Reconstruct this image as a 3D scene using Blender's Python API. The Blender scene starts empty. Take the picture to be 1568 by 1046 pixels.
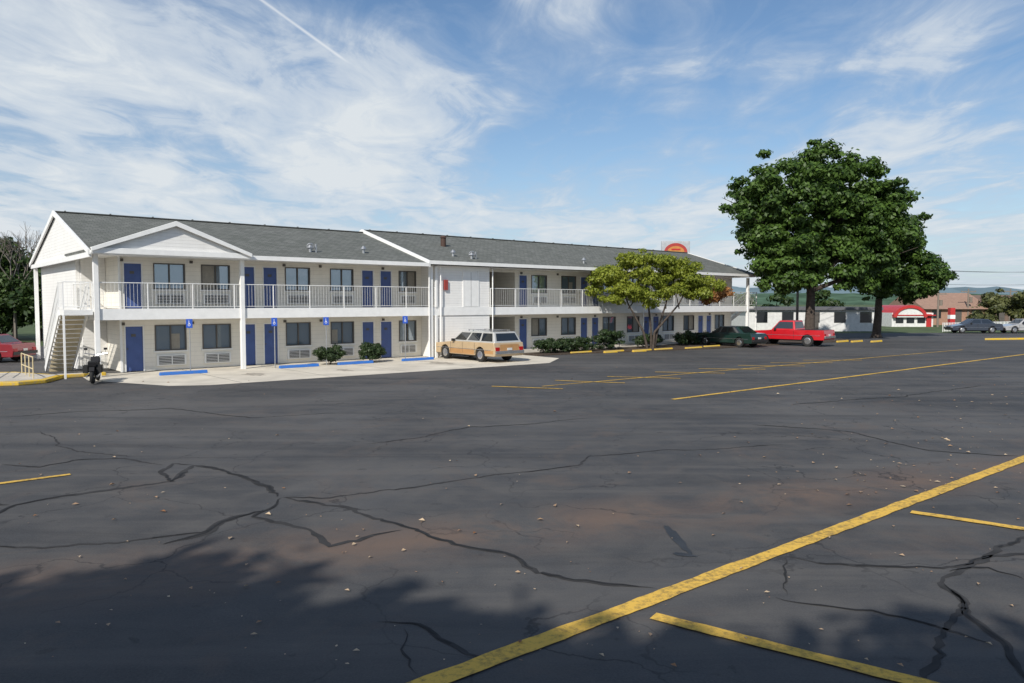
import bpy, math, random
import numpy as np
from mathutils import Vector, Matrix
random.seed(7); np.random.seed(7)
sc=bpy.context.scene
COL=sc.collection
# ------------------------------------------------------------------ materials
def newmat(name):
    m=bpy.data.materials.new(name); m.use_nodes=True
    nt=m.node_tree; return m,nt,nt.nodes['Principled BSDF']
def N(nt,t,**k):
    n=nt.nodes.new(t)
    for a,b in k.items(): setattr(n,a,b)
    return n
def ramp(nt,fac,stops):
    r=N(nt,'ShaderNodeValToRGB'); e=r.color_ramp.elements
    while len(e)<len(stops): e.new(0.5)
    for el,(p,c) in zip(e,stops):
        el.position=p; el.color=(c[0],c[1],c[2],1) if hasattr(c,'__len__') else (c,c,c,1)
    nt.links.new(fac,r.inputs[0]); return r.outputs[0]
def math_(nt,op,a,b=None,c=None,clamp=False):
    n=N(nt,'ShaderNodeMath',operation=op); n.use_clamp=clamp
    for i,v in enumerate((a,b,c)):
        if v is None: continue
        if isinstance(v,(int,float)): n.inputs[i].default_value=v
        else: nt.links.new(v,n.inputs[i])
    return n.outputs[0]
def noise(nt,vec,scale,detail=4,rough=.55,dist=0):
    n=N(nt,'ShaderNodeTexNoise'); n.inputs['Scale'].default_value=scale
    n.inputs['Detail'].default_value=detail; n.inputs['Roughness'].default_value=rough
    n.inputs['Distortion'].default_value=dist
    if vec is not None: nt.links.new(vec,n.inputs['Vector'])
    return n.outputs['Fac']
def mixc(nt,f,a,b):
    n=N(nt,'ShaderNodeMix',data_type='RGBA')
    for i,v in ((0,f),(6,a),(7,b)):
        if isinstance(v,(int,float)): n.inputs[i].default_value=v
        elif isinstance(v,tuple): n.inputs[i].default_value=(v[0],v[1],v[2],1)
        else: nt.links.new(v,n.inputs[i])
    return n.outputs[2]
def bump(nt,bs,h,strength=.3,dist=.02):
    b=N(nt,'ShaderNodeBump'); b.inputs['Strength'].default_value=strength; b.inputs['Distance'].default_value=dist
    nt.links.new(h,b.inputs['Height']); nt.links.new(b.outputs[0],bs.inputs['Normal'])
def simple(name,col,rough=.6,metal=0,var=.12,scale=3,bmp=0,spec=.4,coat=0):
    m,nt,bs=newmat(name)
    tc=N(nt,'ShaderNodeTexCoord'); f=noise(nt,tc.outputs['Object'],scale,5)
    c=ramp(nt,f,[(.3,tuple(x*(1-var) for x in col)),(.7,tuple(min(1,x*(1+var)) for x in col))])
    nt.links.new(c,bs.inputs['Base Color'])
    bs.inputs['Roughness'].default_value=rough; bs.inputs['Metallic'].default_value=metal
    bs.inputs['Specular IOR Level'].default_value=spec
    bs.inputs['Coat Weight'].default_value=coat
    if bmp: bump(nt,bs,noise(nt,tc.outputs['Object'],scale*12,3),bmp)
    return m
def siding(name,col,pitch=.115):
    m,nt,bs=newmat(name); tc=N(nt,'ShaderNodeTexCoord'); s=N(nt,'ShaderNodeSeparateXYZ')
    nt.links.new(tc.outputs['Object'],s.inputs[0])
    fr=math_(nt,'FRACT',math_(nt,'DIVIDE',s.outputs[2],pitch))
    h=math_(nt,'POWER',math_(nt,'SUBTRACT',1,fr),1.0)
    f=noise(nt,tc.outputs['Object'],1.3,6)
    c=ramp(nt,f,[(.3,tuple(x*.93 for x in col)),(.7,col)])
    g=math_(nt,'GREATER_THAN',fr,.9)
    c=mixc(nt,math_(nt,'MULTIPLY',g,.22),c,tuple(x*.45 for x in col))
    mp=N(nt,'ShaderNodeMapping'); nt.links.new(tc.outputs['Object'],mp.inputs[0]); mp.inputs['Scale'].default_value=(5,5,.35)
    st=ramp(nt,noise(nt,mp.outputs[0],1.2,5,.6),[(.5,0),(.75,1)])
    c=mixc(nt,math_(nt,'MULTIPLY',st,.12),c,(.42,.39,.32))
    nt.links.new(c,bs.inputs['Base Color']); bs.inputs['Roughness'].default_value=.55
    bump(nt,bs,h,.5,.010); return m
def asphalt(P,Q):
    m,nt,bs=newmat('asphalt'); tc=N(nt,'ShaderNodeTexCoord'); v=tc.outputs['Object']
    big=noise(nt,v,.16,6,.6,.6); mid=noise(nt,v,1.3,7,.65,.4); fine=noise(nt,v,45,3,.7)
    base=ramp(nt,big,[(.32,(.034,.035,.038)),(.5,(.054,.054,.056)),(.66,(.092,.090,.089))])
    base=mixc(nt,math_(nt,'MULTIPLY',ramp(nt,mid,[(.42,0),(.70,1)]),.55),base,(.115,.108,.101))
    mp=N(nt,'ShaderNodeMapping'); nt.links.new(v,mp.inputs[0]); mp.inputs['Rotation'].default_value=(0,0,math.radians(-35)); mp.inputs['Scale'].default_value=(.12,1.1,1)
    sw=noise(nt,mp.outputs[0],.8,7,.6,.8)
    base=mixc(nt,math_(nt,'MULTIPLY',ramp(nt,sw,[(.50,0),(.64,1)]),.5),base,(.115,.107,.099))
    base=mixc(nt,math_(nt,'MULTIPLY',ramp(nt,sw,[(.34,1),(.46,0)]),.5),base,(.026,.027,.030))
    # blotchy drips and small spots
    sp=ramp(nt,noise(nt,v,3.1,4,.5,.2),[(.66,0),(.70,1)])
    base=mixc(nt,math_(nt,'MULTIPLY',sp,.45),base,(.022,.022,.023))
    s=N(nt,'ShaderNodeSeparateXYZ'); nt.links.new(v,s.inputs[0])
    d=Vector((Q[0]-P[0],Q[1]-P[1])).normalized()
    dist=math_(nt,'ABSOLUTE',math_(nt,'ADD',math_(nt,'MULTIPLY',s.outputs[0],-d.y),math_(nt,'ADD',math_(nt,'MULTIPLY',s.outputs[1],d.x),P[0]*d.y-P[1]*d.x)))
    band=math_(nt,'SUBTRACT',1,math_(nt,'DIVIDE',dist,1.2),clamp=True)
    soil=math_(nt,'MULTIPLY',band,ramp(nt,noise(nt,v,.55,8,.7,1.0),[(.36,0),(.56,1)]))
    base=mixc(nt,math_(nt,'MULTIPLY',soil,.85),base,(.160,.105,.075))
    soil2=ramp(nt,noise(nt,v,.33,8,.72,1.5),[(.54,0),(.70,1)])
    base=mixc(nt,math_(nt,'MULTIPLY',soil2,.5),base,(.125,.090,.070))
    base=mixc(nt,math_(nt,'MULTIPLY',ramp(nt,fine,[(.35,0),(.7,1)]),.35),base,(.13,.127,.122))
    vo=N(nt,'ShaderNodeTexVoronoi',feature='DISTANCE_TO_EDGE'); vo.inputs['Scale'].default_value=.42
    w=N(nt,'ShaderNodeVectorMath',operation='ADD'); nn=N(nt,'ShaderNodeTexNoise'); nn.inputs['Scale'].default_value=.9; nn.inputs['Detail'].default_value=6
    nt.links.new(v,nn.inputs['Vector']); sc_=N(nt,'ShaderNodeVectorMath',operation='SCALE'); sc_.inputs[3].default_value=1.6
    nt.links.new(nn.outputs['Color'],sc_.inputs[0]); nt.links.new(v,w.inputs[0]); nt.links.new(sc_.outputs[0],w.inputs[1]); nt.links.new(w.outputs[0],vo.inputs['Vector'])
    cr=ramp(nt,vo.outputs['Distance'],[(.002,1),(.008,0)])
    cr=math_(nt,'MULTIPLY',cr,ramp(nt,noise(nt,v,.25,3),[(.42,0),(.55,1)]))
    base=mixc(nt,math_(nt,'MULTIPLY',cr,.65),base,(.015,.015,.016))
    nt.links.new(base,bs.inputs['Base Color'])
    bs.inputs['Specular IOR Level'].default_value=.28
    rg=ramp(nt,mid,[(.3,.66),(.7,.9)]); nt.links.new(rg,bs.inputs['Roughness'])
    bump(nt,bs,fine,.35,.01); return m
def paintline(name,col,under=(.06,.058,.055),amt=.8):
    m,nt,bs=newmat(name); tc=N(nt,'ShaderNodeTexCoord'); v=tc.outputs['Object']
    f=noise(nt,v,14,8,.75); g=noise(nt,v,1.2,5,.6)
    k=math_(nt,'ADD',math_(nt,'MULTIPLY',f,.75),math_(nt,'MULTIPLY',g,.35))
    w=ramp(nt,k,[(.42,1),(.49,.55),(.59,.0)])
    c=mixc(nt,math_(nt,'MULTIPLY',w,amt),col,under)
    nt.links.new(c,bs.inputs['Base Color']); bs.inputs['Roughness'].default_value=.8
    bs.inputs['Specular IOR Level'].default_value=.2
    return m
def shingle():
    m,nt,bs=newmat('roof_shingles'); tc=N(nt,'ShaderNodeTexCoord'); v=tc.outputs['Object']
    b=N(nt,'ShaderNodeTexBrick'); nt.links.new(v,b.inputs['Vector']); b.inputs['Scale'].default_value=1
    b.inputs['Brick Width'].default_value=.33; b.inputs['Row Height'].default_value=.2; b.inputs['Mortar Size'].default_value=.012
    b.inputs['Color1'].default_value=(.135,.140,.130,1); b.inputs['Color2'].default_value=(.200,.204,.190,1); b.inputs['Mortar'].default_value=(.07,.075,.07,1)
    c=mixc(nt,math_(nt,'MULTIPLY',ramp(nt,noise(nt,v,1.1,8,.7),[(.35,0),(.7,1)]),.55),b.outputs['Color'],(.095,.105,.09))
    nt.links.new(c,bs.inputs['Base Color']); bs.inputs['Roughness'].default_value=.95; bs.inputs['Specular IOR Level'].default_value=.15
    bump(nt,bs,noise(nt,v,40,3),.4,.01); return m
def foliage(name,dark,light,scale=.5,trans=.35):
    m=bpy.data.materials.new(name); m.use_nodes=True; nt=m.node_tree; nt.nodes.clear()
    out=N(nt,'ShaderNodeOutputMaterial'); g=N(nt,'ShaderNodeNewGeometry'); tc=N(nt,'ShaderNodeTexCoord')
    f=noise(nt,tc.outputs['Object'],scale,3)
    k=math_(nt,'ADD',math_(nt,'MULTIPLY',f,.6),math_(nt,'MULTIPLY',g.outputs['Random Per Island'],.4))
    c=ramp(nt,k,[(.25,dark),(.75,light)])
    a=N(nt,'ShaderNodeBsdfPrincipled'); a.inputs['Roughness'].default_value=.5; a.inputs['Specular IOR Level'].default_value=.35
    t=N(nt,'ShaderNodeBsdfTranslucent'); mx=N(nt,'ShaderNodeMixShader'); mx.inputs[0].default_value=trans
    nt.links.new(c,a.inputs['Base Color']); nt.links.new(c,t.inputs[0])
    nt.links.new(a.outputs[0],mx.inputs[1]); nt.links.new(t.outputs[0],mx.inputs[2]); nt.links.new(mx.outputs[0],out.inputs[0])
    return m
def glassm(name,col=(.02,.025,.03),ior=1.6,b_=.05,metal=0):
    m,nt,bs=newmat(name); tc=N(nt,'ShaderNodeTexCoord')
    bs.inputs['Base Color'].default_value=(*col,1); bs.inputs['Roughness'].default_value=.04
    bs.inputs['Specular IOR Level'].default_value=.6; bs.inputs['IOR'].default_value=ior; bs.inputs['Metallic'].default_value=metal
    bump(nt,bs,noise(nt,tc.outputs['Object'],1.2,2),b_,.02); return m

# ------------------------------------------------------------------ mesh helper
import bmesh
class M:
    def __init__(s): s.v=[]; s.f=[]
    def add(s,vs,fs):
        o=len(s.v); s.v+= [tuple(p) for p in vs]; s.f+=[tuple(i+o for i in f) for f in fs]
    def box(s,x0,x1,y0,y1,z0,z1):
        s.add([(x0,y0,z0),(x1,y0,z0),(x1,y1,z0),(x0,y1,z0),(x0,y0,z1),(x1,y0,z1),(x1,y1,z1),(x0,y1,z1)],
              [(0,3,2,1),(4,5,6,7),(0,1,5,4),(1,2,6,5),(2,3,7,6),(3,0,4,7)])
    def quad(s,a,b,c,d): s.add([a,b,c,d],[(0,1,2,3)])
    def beam(s,p0,p1,w,h):
        p0=Vector(p0);p1=Vector(p1); d=(p1-p0).normalized()
        up=Vector((0,0,1)) if abs(d.z)<.99 else Vector((0,1,0))
        a=d.cross(up).normalized()*w/2; b=a.cross(d).normalized()*h/2
        vs=[p+i*a+j*b for p in (p0,p1) for i,j in ((-1,-1),(1,-1),(1,1),(-1,1))]
        s.add(vs,[(0,1,2,3),(7,6,5,4),(0,4,5,1),(1,5,6,2),(2,6,7,3),(3,7,4,0)])
    def prism(s,pts,axis,a,b):
        n=len(pts)
        def P(p,k):
            return (p[0],k,p[1]) if axis=='y' else ((k,p[0],p[1]) if axis=='x' else (p[0],p[1],k))
        s.add([P(p,a) for p in pts]+[P(p,b) for p in pts],
              [tuple(range(n)),tuple(range(2*n-1,n-1,-1))]+[(i,i+n,(i+1)%n+n,(i+1)%n) for i in range(n)])
    def cyl(s,p0,p1,r0,r1=None,n=10,cap=True):
        r1=r0 if r1 is None else r1
        p0=Vector(p0);p1=Vector(p1); d=(p1-p0).normalized()
        up=Vector((0,0,1)) if abs(d.z)<.9 else Vector((1,0,0))
        a=d.cross(up).normalized(); b=d.cross(a)
        vs=[]
        for p,r in ((p0,r0),(p1,r1)):
            for i in range(n):
                t=2*math.pi*i/n; vs.append(p+r*(math.cos(t)*a+math.sin(t)*b))
        fs=[(i,(i+1)%n,(i+1)%n+n,i+n) for i in range(n)]
        if cap: fs+=[tuple(range(n-1,-1,-1)),tuple(range(n,2*n))]
        s.add(vs,fs)
    def torus(s,c,ax,R,r,n=20,k=8):
        c=Vector(c);ax=Vector(ax).normalized(); up=Vector((0,0,1)) if abs(ax.z)<.9 else Vector((1,0,0))
        a=ax.cross(up).normalized(); b=ax.cross(a); vs=[];fs=[]
        for i in range(n):
            t=2*math.pi*i/n; e=math.cos(t)*a+math.sin(t)*b
            for j in range(k):
                q=2*math.pi*j/k; vs.append(c+e*(R+r*math.cos(q))+ax*r*math.sin(q))
        for i in range(n):
            for j in range(k): fs.append((i*k+j,((i+1)%n)*k+j,((i+1)%n)*k+(j+1)%k,i*k+(j+1)%k))
        s.add(vs,fs)
    def obj(s,name,mat,parent=None,smooth=False,bevel=0,seg=2):
        me=bpy.data.meshes.new(name); me.from_pydata(s.v,[],s.f); me.update()
        bm=bmesh.new(); bm.from_mesh(me); bmesh.ops.recalc_face_normals(bm,faces=bm.faces); bm.to_mesh(me); bm.free()
        if smooth: me.shade_smooth()
        o=bpy.data.objects.new(name,me); COL.objects.link(o)
        if mat: me.materials.append(mat)
        if parent: o.parent=parent
        if bevel:
            b=o.modifiers.new('b','BEVEL'); b.width=bevel; b.segments=seg; b.limit_method='ANGLE'; b.angle_limit=math.radians(40)
        return o
def empty(name,loc=(0,0,0),rz=0,s=1):
    e=bpy.data.objects.new(name,None); COL.objects.link(e); e.location=loc; e.rotation_euler=(0,0,rz); e.scale=(s,s,s); e.empty_display_size=.5; return e

# ------------------------------------------------------------------ camera
CH=3.0; F=1153.; PITCH=math.atan(60/F)
cam=bpy.data.cameras.new('camera'); co=bpy.data.objects.new('camera',cam); COL.objects.link(co)
co.location=(0,0,CH); co.rotation_euler=(math.pi/2-PITCH,0,0)
cam.sensor_width=36; cam.lens=36*F/1568; cam.clip_end=6000; cam.clip_start=.05
sc.camera=co
# site survey: convert a bearing/depression reading taken at the tripod into ground metres
def g(px,py,z=0):
    v=523-py; up=v*math.cos(PITCH)-F*math.sin(PITCH); fw=F*math.cos(PITCH)+v*math.sin(PITCH)
    k=(CH-z)/(-up); return (k*(px-784),k*fw)

# ------------------------------------------------------------------ light
to_sun=Vector((-.36,-.93,0)).normalized(); EL=math.radians(37)
tsun=Vector((to_sun.x*math.cos(EL),to_sun.y*math.cos(EL),math.sin(EL)))
sl=bpy.data.lights.new('sun','SUN'); sl.energy=4.6; sl.angle=math.radians(.6); sl.color=(1,.95,.87)
so=bpy.data.objects.new('sun',sl); COL.objects.link(so); so.rotation_euler=(-tsun).to_track_quat('-Z','Y').to_euler(); so.location=(0,0,60)
w=bpy.data.worlds.new('World'); sc.world=w; w.use_nodes=True; nt=w.node_tree; bg=nt.nodes['Background']
sky=N(nt,'ShaderNodeTexSky',sky_type='NISHITA'); sky.sun_disc=False; sky.sun_elevation=EL; sky.sun_rotation=math.atan2(to_sun.x,to_sun.y); sky.air_density=1.0; sky.dust_density=.5; sky.ozone_density=2.5
STR=.135
tc=N(nt,'ShaderNodeTexCoord'); s=N(nt,'ShaderNodeSeparateXYZ'); nt.links.new(tc.outputs['Generated'],s.inputs[0])
z=math_(nt,'MAXIMUM',s.outputs[2],.0); zz=math_(nt,'ADD',z,.06)
X=math_(nt,'DIVIDE',s.outputs[0],zz); Y=math_(nt,'DIVIDE',s.outputs[1],zz)
cb=N(nt,'ShaderNodeCombineXYZ'); nt.links.new(X,cb.inputs[0]); nt.links.new(Y,cb.inputs[1])
mp=N(nt,'ShaderNodeMapping'); nt.links.new(cb.outputs[0],mp.inputs[0]); mp.inputs['Rotation'].default_value=(0,0,math.radians(28)); mp.inputs['Scale'].default_value=(.9,.50,1); mp.inputs['Location'].default_value=(3.1,1.7,0)
n1=noise(nt,mp.outputs[0],1.0,9,.55,.6)
n2=noise(nt,mp.outputs[0],3.4,10,.62,1.0)
n3=noise(nt,mp.outputs[0],.40,4,.5,.3)
k=math_(nt,'ADD',math_(nt,'MULTIPLY',n1,.60),math_(nt,'ADD',math_(nt,'MULTIPLY',n2,.32),math_(nt,'MULTIPLY',n3,.14)))
k=math_(nt,'ADD',math_(nt,'MULTIPLY',math_(nt,'SUBTRACT',k,.53),2.5),.54)
k=math_(nt,'SUBTRACT',k,math_(nt,'MULTIPLY',s.outputs[0],.16))
k=math_(nt,'ADD',k,math_(nt,'MULTIPLY',math_(nt,'SUBTRACT',.30,z),.50))
cl=ramp(nt,k,[(.28,.05),(.46,.34),(.62,.76),(.85,1.0)])
a=Vector((-.808,2.648)); b=Vector((-.678,3.232))
z2=math_(nt,'MAXIMUM',s.outputs[2],.02); X2=math_(nt,'DIVIDE',s.outputs[0],z2); Y2=math_(nt,'DIVIDE',s.outputs[1],z2)
def trail(a,b,wd,amt):
    d=(b-a).normalized()
    dist=math_(nt,'ABSOLUTE',math_(nt,'ADD',math_(nt,'MULTIPLY',X2,d.y),math_(nt,'ADD',math_(nt,'MULTIPLY',Y2,-d.x),-(a.x*d.y-a.y*d.x))))
    dist=math_(nt,'ADD',dist,math_(nt,'MULTIPLY',math_(nt,'SUBTRACT',n2,.5),.02))
    ln=math_(nt,'SUBTRACT',1,math_(nt,'DIVIDE',dist,wd),clamp=True)
    al=math_(nt,'ADD',math_(nt,'MULTIPLY',X2,d.x),math_(nt,'ADD',math_(nt,'MULTIPLY',Y2,d.y),-(b.x*d.x+b.y*d.y)))
    e=math_(nt,'MULTIPLY',math_(nt,'MULTIPLY',al,-1),9,clamp=True)
    e2=math_(nt,'MULTIPLY',math_(nt,'ADD',al,(b-a).length+.3),5,clamp=True)
    return math_(nt,'MULTIPLY',ln,math_(nt,'MULTIPLY',math_(nt,'MULTIPLY',e,e2),amt))
ln=trail(a,b,.013,.7)
hs=N(nt,'ShaderNodeHueSaturation'); hs.inputs['Saturation'].default_value=1.12; hs.inputs['Value'].default_value=.82; nt.links.new(sky.outputs[0],hs.inputs['Color'])
haze=math_(nt,'MULTIPLY',math_(nt,'POWER',math_(nt,'SUBTRACT',1,z,clamp=True),9),.8)
skyc=mixc(nt,haze,hs.outputs[0],(.52/STR,.64/STR,.77/STR))
cc=mixc(nt,math_(nt,'POWER',cl,1.5),(.42/STR,.52/STR,.67/STR),(.72/STR,.77/STR,.81/STR))
skyc=mixc(nt,cl,skyc,cc)
skyc=mixc(nt,ln,skyc,(.84/STR,.87/STR,.90/STR))
nt.links.new(skyc,bg.inputs[0]); bg.inputs[1].default_value=STR
sc.view_settings.view_transform='Standard'; sc.view_settings.look='None'; sc.view_settings.exposure=0

# ------------------------------------------------------------------ shared materials
m_white=simple('white_trim_paint',(.82,.82,.80),.5,var=.05)
m_wall=siding('cream_siding',(.86,.82,.73),.2)
m_wall2=siding('white_lap_siding',(.84,.83,.80),.14)
m_sh=shingle()
m_blue=simple('blue_door_paint',(.070,.115,.30),.45,var=.1)
m_glass=glassm('window_glass',(.22,.29,.36),2.6,.10,.45)
m_dark=simple('breezeway_shade_dark',(.03,.028,.025),.9)
m_curt=simple('curtain_fabric',(.26,.24,.20),.6,scale=8,spec=1.0)
m_frame=simple('bronze_frame',(.10,.09,.08),.4)
m_ac=simple('ac_grille_dark',(.10,.10,.10),.5)
m_conc=simple('concrete',(.50,.46,.40),.9,var=.16,scale=.8,bmp=.2,spec=.2)
m_yel=paintline('yellow_road_paint',(.72,.45,.085),amt=.8)
m_yelk=paintline('yellow_kerb_paint',(.70,.45,.03),(.35,.32,.26))
m_bluek=paintline('blue_stop_paint',(.03,.16,.55),(.12,.18,.3))
m_metal=simple('galvanised_metal',(.45,.46,.47),.4,.7)
m_tar=simple('tar_sealant',(.020,.020,.021),.75,var=.4,spec=.25,scale=5)
m_rub=simple('tyre_rubber',(.02,.02,.02),.8)
m_chr=simple('chrome',(.6,.6,.6),.2,.9)
m_bark=simple('bark',(.07,.055,.045),.95,var=.4,scale=6,bmp=.6)
m_mulch=simple('mulch',(.07,.05,.035),.95,var=.4,scale=10,bmp=.6)
m_red=simple('red_paint',(.45,.03,.03),.5,coat=.2)
m_grass=simple('grass_ground',(.07,.10,.035),.95,var=.4,scale=.4,bmp=.3)

# ------------------------------------------------------------------ ground
q=M(); q.quad((-3000,-300,-.004),(3000,-300,-.004),(3000,5000,-.004),(-3000,5000,-.004)); q.obj('ground',m_grass)
q=M()
poly=[(-60,-60),(120,-60),(150,60),(95,100),(60,76),(24,72),(18,62),(-12,60),(-36,50),(-60,44)]
q.add([(x,y,.0) for x,y in poly],[tuple(range(len(poly)))])
q.obj('asphalt_parking_lot',asphalt(g(820,806),g(1420,735)))

# motel frame
P1=Vector((-16.6,30.1,0)); ANG=math.atan2(.6478,.7618)
D=Vector((.7618,.6478,0)); NN=Vector((-.6478,.7618,0))
def W(t,w_,z=0): p=P1+t*D+w_*NN; return (p.x,p.y,z)

def stripe(mm,a,b,wd,z=.012,jt=.09):
    a=Vector(a);b=Vector(b); d=(b-a).normalized(); n=Vector((-d.y,d.x))*wd/2
    k=max(1,int((b-a).length/.12)); vs=[];fs=[]; j1=j2=1
    for i in range(k+1):
        p=a.lerp(b,i/k); j1=j1*.5+.5*random.uniform(1-jt*2,1+jt*2); j2=j2*.5+.5*random.uniform(1-jt*2,1+jt*2)
        vs+=[(p.x+n.x*j1,p.y+n.y*j1,z),(p.x-n.x*j2,p.y-n.y*j2,z)]
    for i in range(k): fs.append((2*i,2*i+1,2*i+3,2*i+2))
    mm.add(vs,fs)
def ext(p,q_,e0,e1):
    a=Vector(g(*p));b=Vector(g(*q_)); d=(b-a).normalized(); return a-d*e0,b+d*e1
q=M()
a,b=ext((660,1046),(1568,703),3,8); stripe(q,a,b,.21)
a,b=ext((1000,945),(1400,1046),0,6); stripe(q,a,b,.17,.016)
a,b=ext((1395,785),(1568,811),0,5); stripe(q,a,b,.16,.016)
a,b=ext((1030,612),(1568,543),0,12); stripe(q,a,b,.17)
a,b=ext((0,741),(108,727),4,0); stripe(q,a,b,.13)
for l in [((753,592),(862,596)),((850,583),(957,587)),((930,577),(1042,580)),((1003,570),(1110,572)),((1070,565),(1172,566)),((1130,560),(1232,561)),((1180,556),(1275,556)),((1230,552),(1320,552))]:
    a,b=ext(l[0],l[1],0,0); stripe(q,a,b,.13,.016)
a,b=ext((830,592),(1380,544),0,8); stripe(q,a,b,.10)
q.obj('yellow_parking_markings',m_yel)

def crackpath(pts):
    P=[Vector(g(*p)) for p in pts]; out=[]
    for i in range(len(P)-1):
        L=(P[i+1]-P[i]).length; k=max(2,int(L/.10))
        for j in range(k): out.append(P[i].lerp(P[i+1],j/k))
    out.append(P[-1]); off=Vector((0,0)); res=[]
    for i,p in enumerate(out):
        off=off*.86+Vector((random.gauss(0,.024),random.gauss(0,.024))); res.append(p+off)
    return res
def crack(mm,res,wd,z,gap=0):
    vs=[];fs=[]; wl=wr=.8
    for i,p in enumerate(res):
        d=(res[min(i+1,len(res)-1)]-res[max(i-1,0)]).normalized(); n=Vector((-d.y,d.x))
        e=min(1,i/4,(len(res)-1-i)/4)
        wl=wl*.6+.4*random.uniform(.0,1.7); wr=wr*.6+.4*random.uniform(.0,1.7)
        vs+=[(p.x+n.x*wl*wd*.5*e,p.y+n.y*wl*wd*.5*e,z),(p.x-n.x*wr*wd*.5*e,p.y-n.y*wr*wd*.5*e,z)]
    on=True
    for i in range(len(res)-1):
        if random.random()<gap: on=not on
        if on or gap==0: fs.append((2*i,2*i+1,2*i+3,2*i+2))
    mm.add(vs,fs)
q=M(); q2=M()
CR=[([(-40,800),(20,775),(60,765),(150,752),(215,742),(262,738),(250,722),(268,710),(300,712)],.07),
([(262,738),(290,722),(300,712),(340,718),(385,738),(430,762)],.09),
([(430,762),(410,780),(392,790),(430,800),(480,812),(508,835),(560,822),(610,812)],.06),
([(430,762),(520,775),(570,795),(640,815),(700,835),(760,845),(800,858),(820,876),(900,888),(1000,902)],.06),
([(430,762),(500,762),(560,756),(620,748),(680,738),(780,725),(880,712),(905,698)],.04),
([(245,835),(300,818),(330,800),(400,782)],.09),([(-20,835),(60,842),(150,832),(250,824),(330,810)],.04),
([(-30,770),(20,772)],.13),([(0,712),(60,716),(110,705),(190,702),(250,712)],.04),
([(1620,795),(1540,835),(1480,865),(1445,882),(1470,915),(1500,960),(1545,1010),(1600,1060)],.055),
([(1200,850),(1270,862),(1360,868),(1450,872),(1520,855),(1568,850),(1640,842)],.045),
([(1568,890),(1510,870),(1450,875)],.04),([(1190,915),(1260,925),(1340,935),(1420,955),(1520,990)],.03),
([(1440,890),(1470,930),(1440,980),(1410,1060)],.045),
([(570,955),(620,960),(660,975),(700,1000),(760,1022)],.035),([(620,960),(610,990),(640,1030)],.02),
([(1210,915),(1200,880),(1205,850)],.02),
([(560,680),(640,672),(720,655),(800,650),(900,640)],.03),([(60,660),(90,680),(120,690),(200,700)],.03),([(900,700),(1000,690),(1100,688),(1200,680)],.025),
([(0,640),(120,630),(260,626),(380,640),(520,632)],.035),([(1210,620),(1300,612),(1380,608),(1500,590)],.04),([(1150,650),(1290,660),(1420,690),(1568,700)],.035)]
for c,wd in CR:
    r_=crackpath(c); crack(q,r_,wd*.62,.008,.10); crack(q2,r_,wd*1.5,.004)
q.obj('sealed_cracks',m_tar); q2.obj('crack_sealant_bleed',simple('old_sealant',(.042,.041,.041),.85,var=.3,scale=3,spec=.2))
q=M()
def blob(mm,c,rx,ry,rot,z=.004,n=26):
    x,y=g(*c); vs=[]
    for i in range(n):
        t=2*math.pi*i/n; r=random.uniform(.75,1.15); a=r*rx*math.cos(t); b=r*ry*math.sin(t)
        vs.append((x+a*math.cos(rot)-b*math.sin(rot),y+a*math.sin(rot)+b*math.cos(rot),z))
    mm.add(vs,[tuple(range(n))])
blob(q,(1037,826),.07,.62,.05,.0055); blob(q,(1048,850),.06,.14,1.2,.0062)
q.obj('oil_stain',simple('oil',(.028,.028,.029),.5,var=.3))

# fallen leaves
q=M()
for i in range(420):
    if i<240: x,y=g(random.uniform(-20,1590),463+random.uniform(60,560))
    else: x,y=g(random.gauss(1380,150),random.uniform(560,760))
    s_=random.choice([.016,.022,.034,.05]); 
    if y<9: s_*=.65
    t=random.uniform(0,6.3); ca,sa=math.cos(t)*s_,math.sin(t)*s_
    hz=.020
    q.add([(x+ca,y+sa,hz),(x-sa*.6,y+ca*.6,hz+random.uniform(0,s_*.6)),(x-ca,y-sa,hz),(x+sa*.6,y-ca*.6,hz+random.uniform(0,s_*.5))],[(0,1,2,3)])
q.obj('fallen_leaves',foliage('dry_leaf',(.22,.09,.03),(.62,.50,.34),3,.1))

# concrete apron
q=M()
pl=[(-.4,1.4),(-.6,-1.2),(1.2,-5.2),(2.4,-5.9),(18.6,-6.6),(21.2,-4.6),(21.4,-.35),(21.4,1.4)]
q.add([W(t,w_,.006) for t,w_ in pl],[tuple(range(len(pl)))]); q.obj('concrete_apron',simple('concrete_apron',(.60,.55,.46),.9,var=.18,scale=.7,bmp=.15,spec=.2))
q=M()
for i in range(1,6):
    a=W(i*3.6,1.3);b=W(i*3.6,-5.8); stripe(q,a[:2],b[:2],.03,.010)
q.obj('concrete_joints',simple('joint',(.16,.15,.13),.9))
q=M()
for t,w_,rx,ry in ((14.5,-3.2,.5,.9),(9,-3.6,.35,.7),(5.2,-3,.4,.8)):
    vs=[]
    for i in range(24):
        a=2*math.pi*i/24; r=random.uniform(.6,1.2); vs.append(W(t+rx*r*math.cos(a),w_+ry*r*math.sin(a),.0105))
    q.add(vs,[tuple(range(24))])
q.obj('parking_oil_spots',simple('oil_on_concrete',(.38,.34,.28),.8,var=.3,scale=4))
q=M(); P=[W(21.4,-.9),W(47.6,-.9),W(47.6,1.5),W(21.4,1.5)]
q.prism([(p[0],p[1]) for p in P],'z',-.02,.10); q.obj('motel_sidewalk',m_conc)
q=M(); P=[W(21.5,-.95),W(21.5,-2.6),W(25,-3.0),W(34,-5.2),W(39,-5.4),W(52,-6.5),W(54,-.95)]
q.prism([(p[0],p[1]) for p in P],'z',-.02,.06); q.obj('planter_bed',m_mulch)

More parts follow.
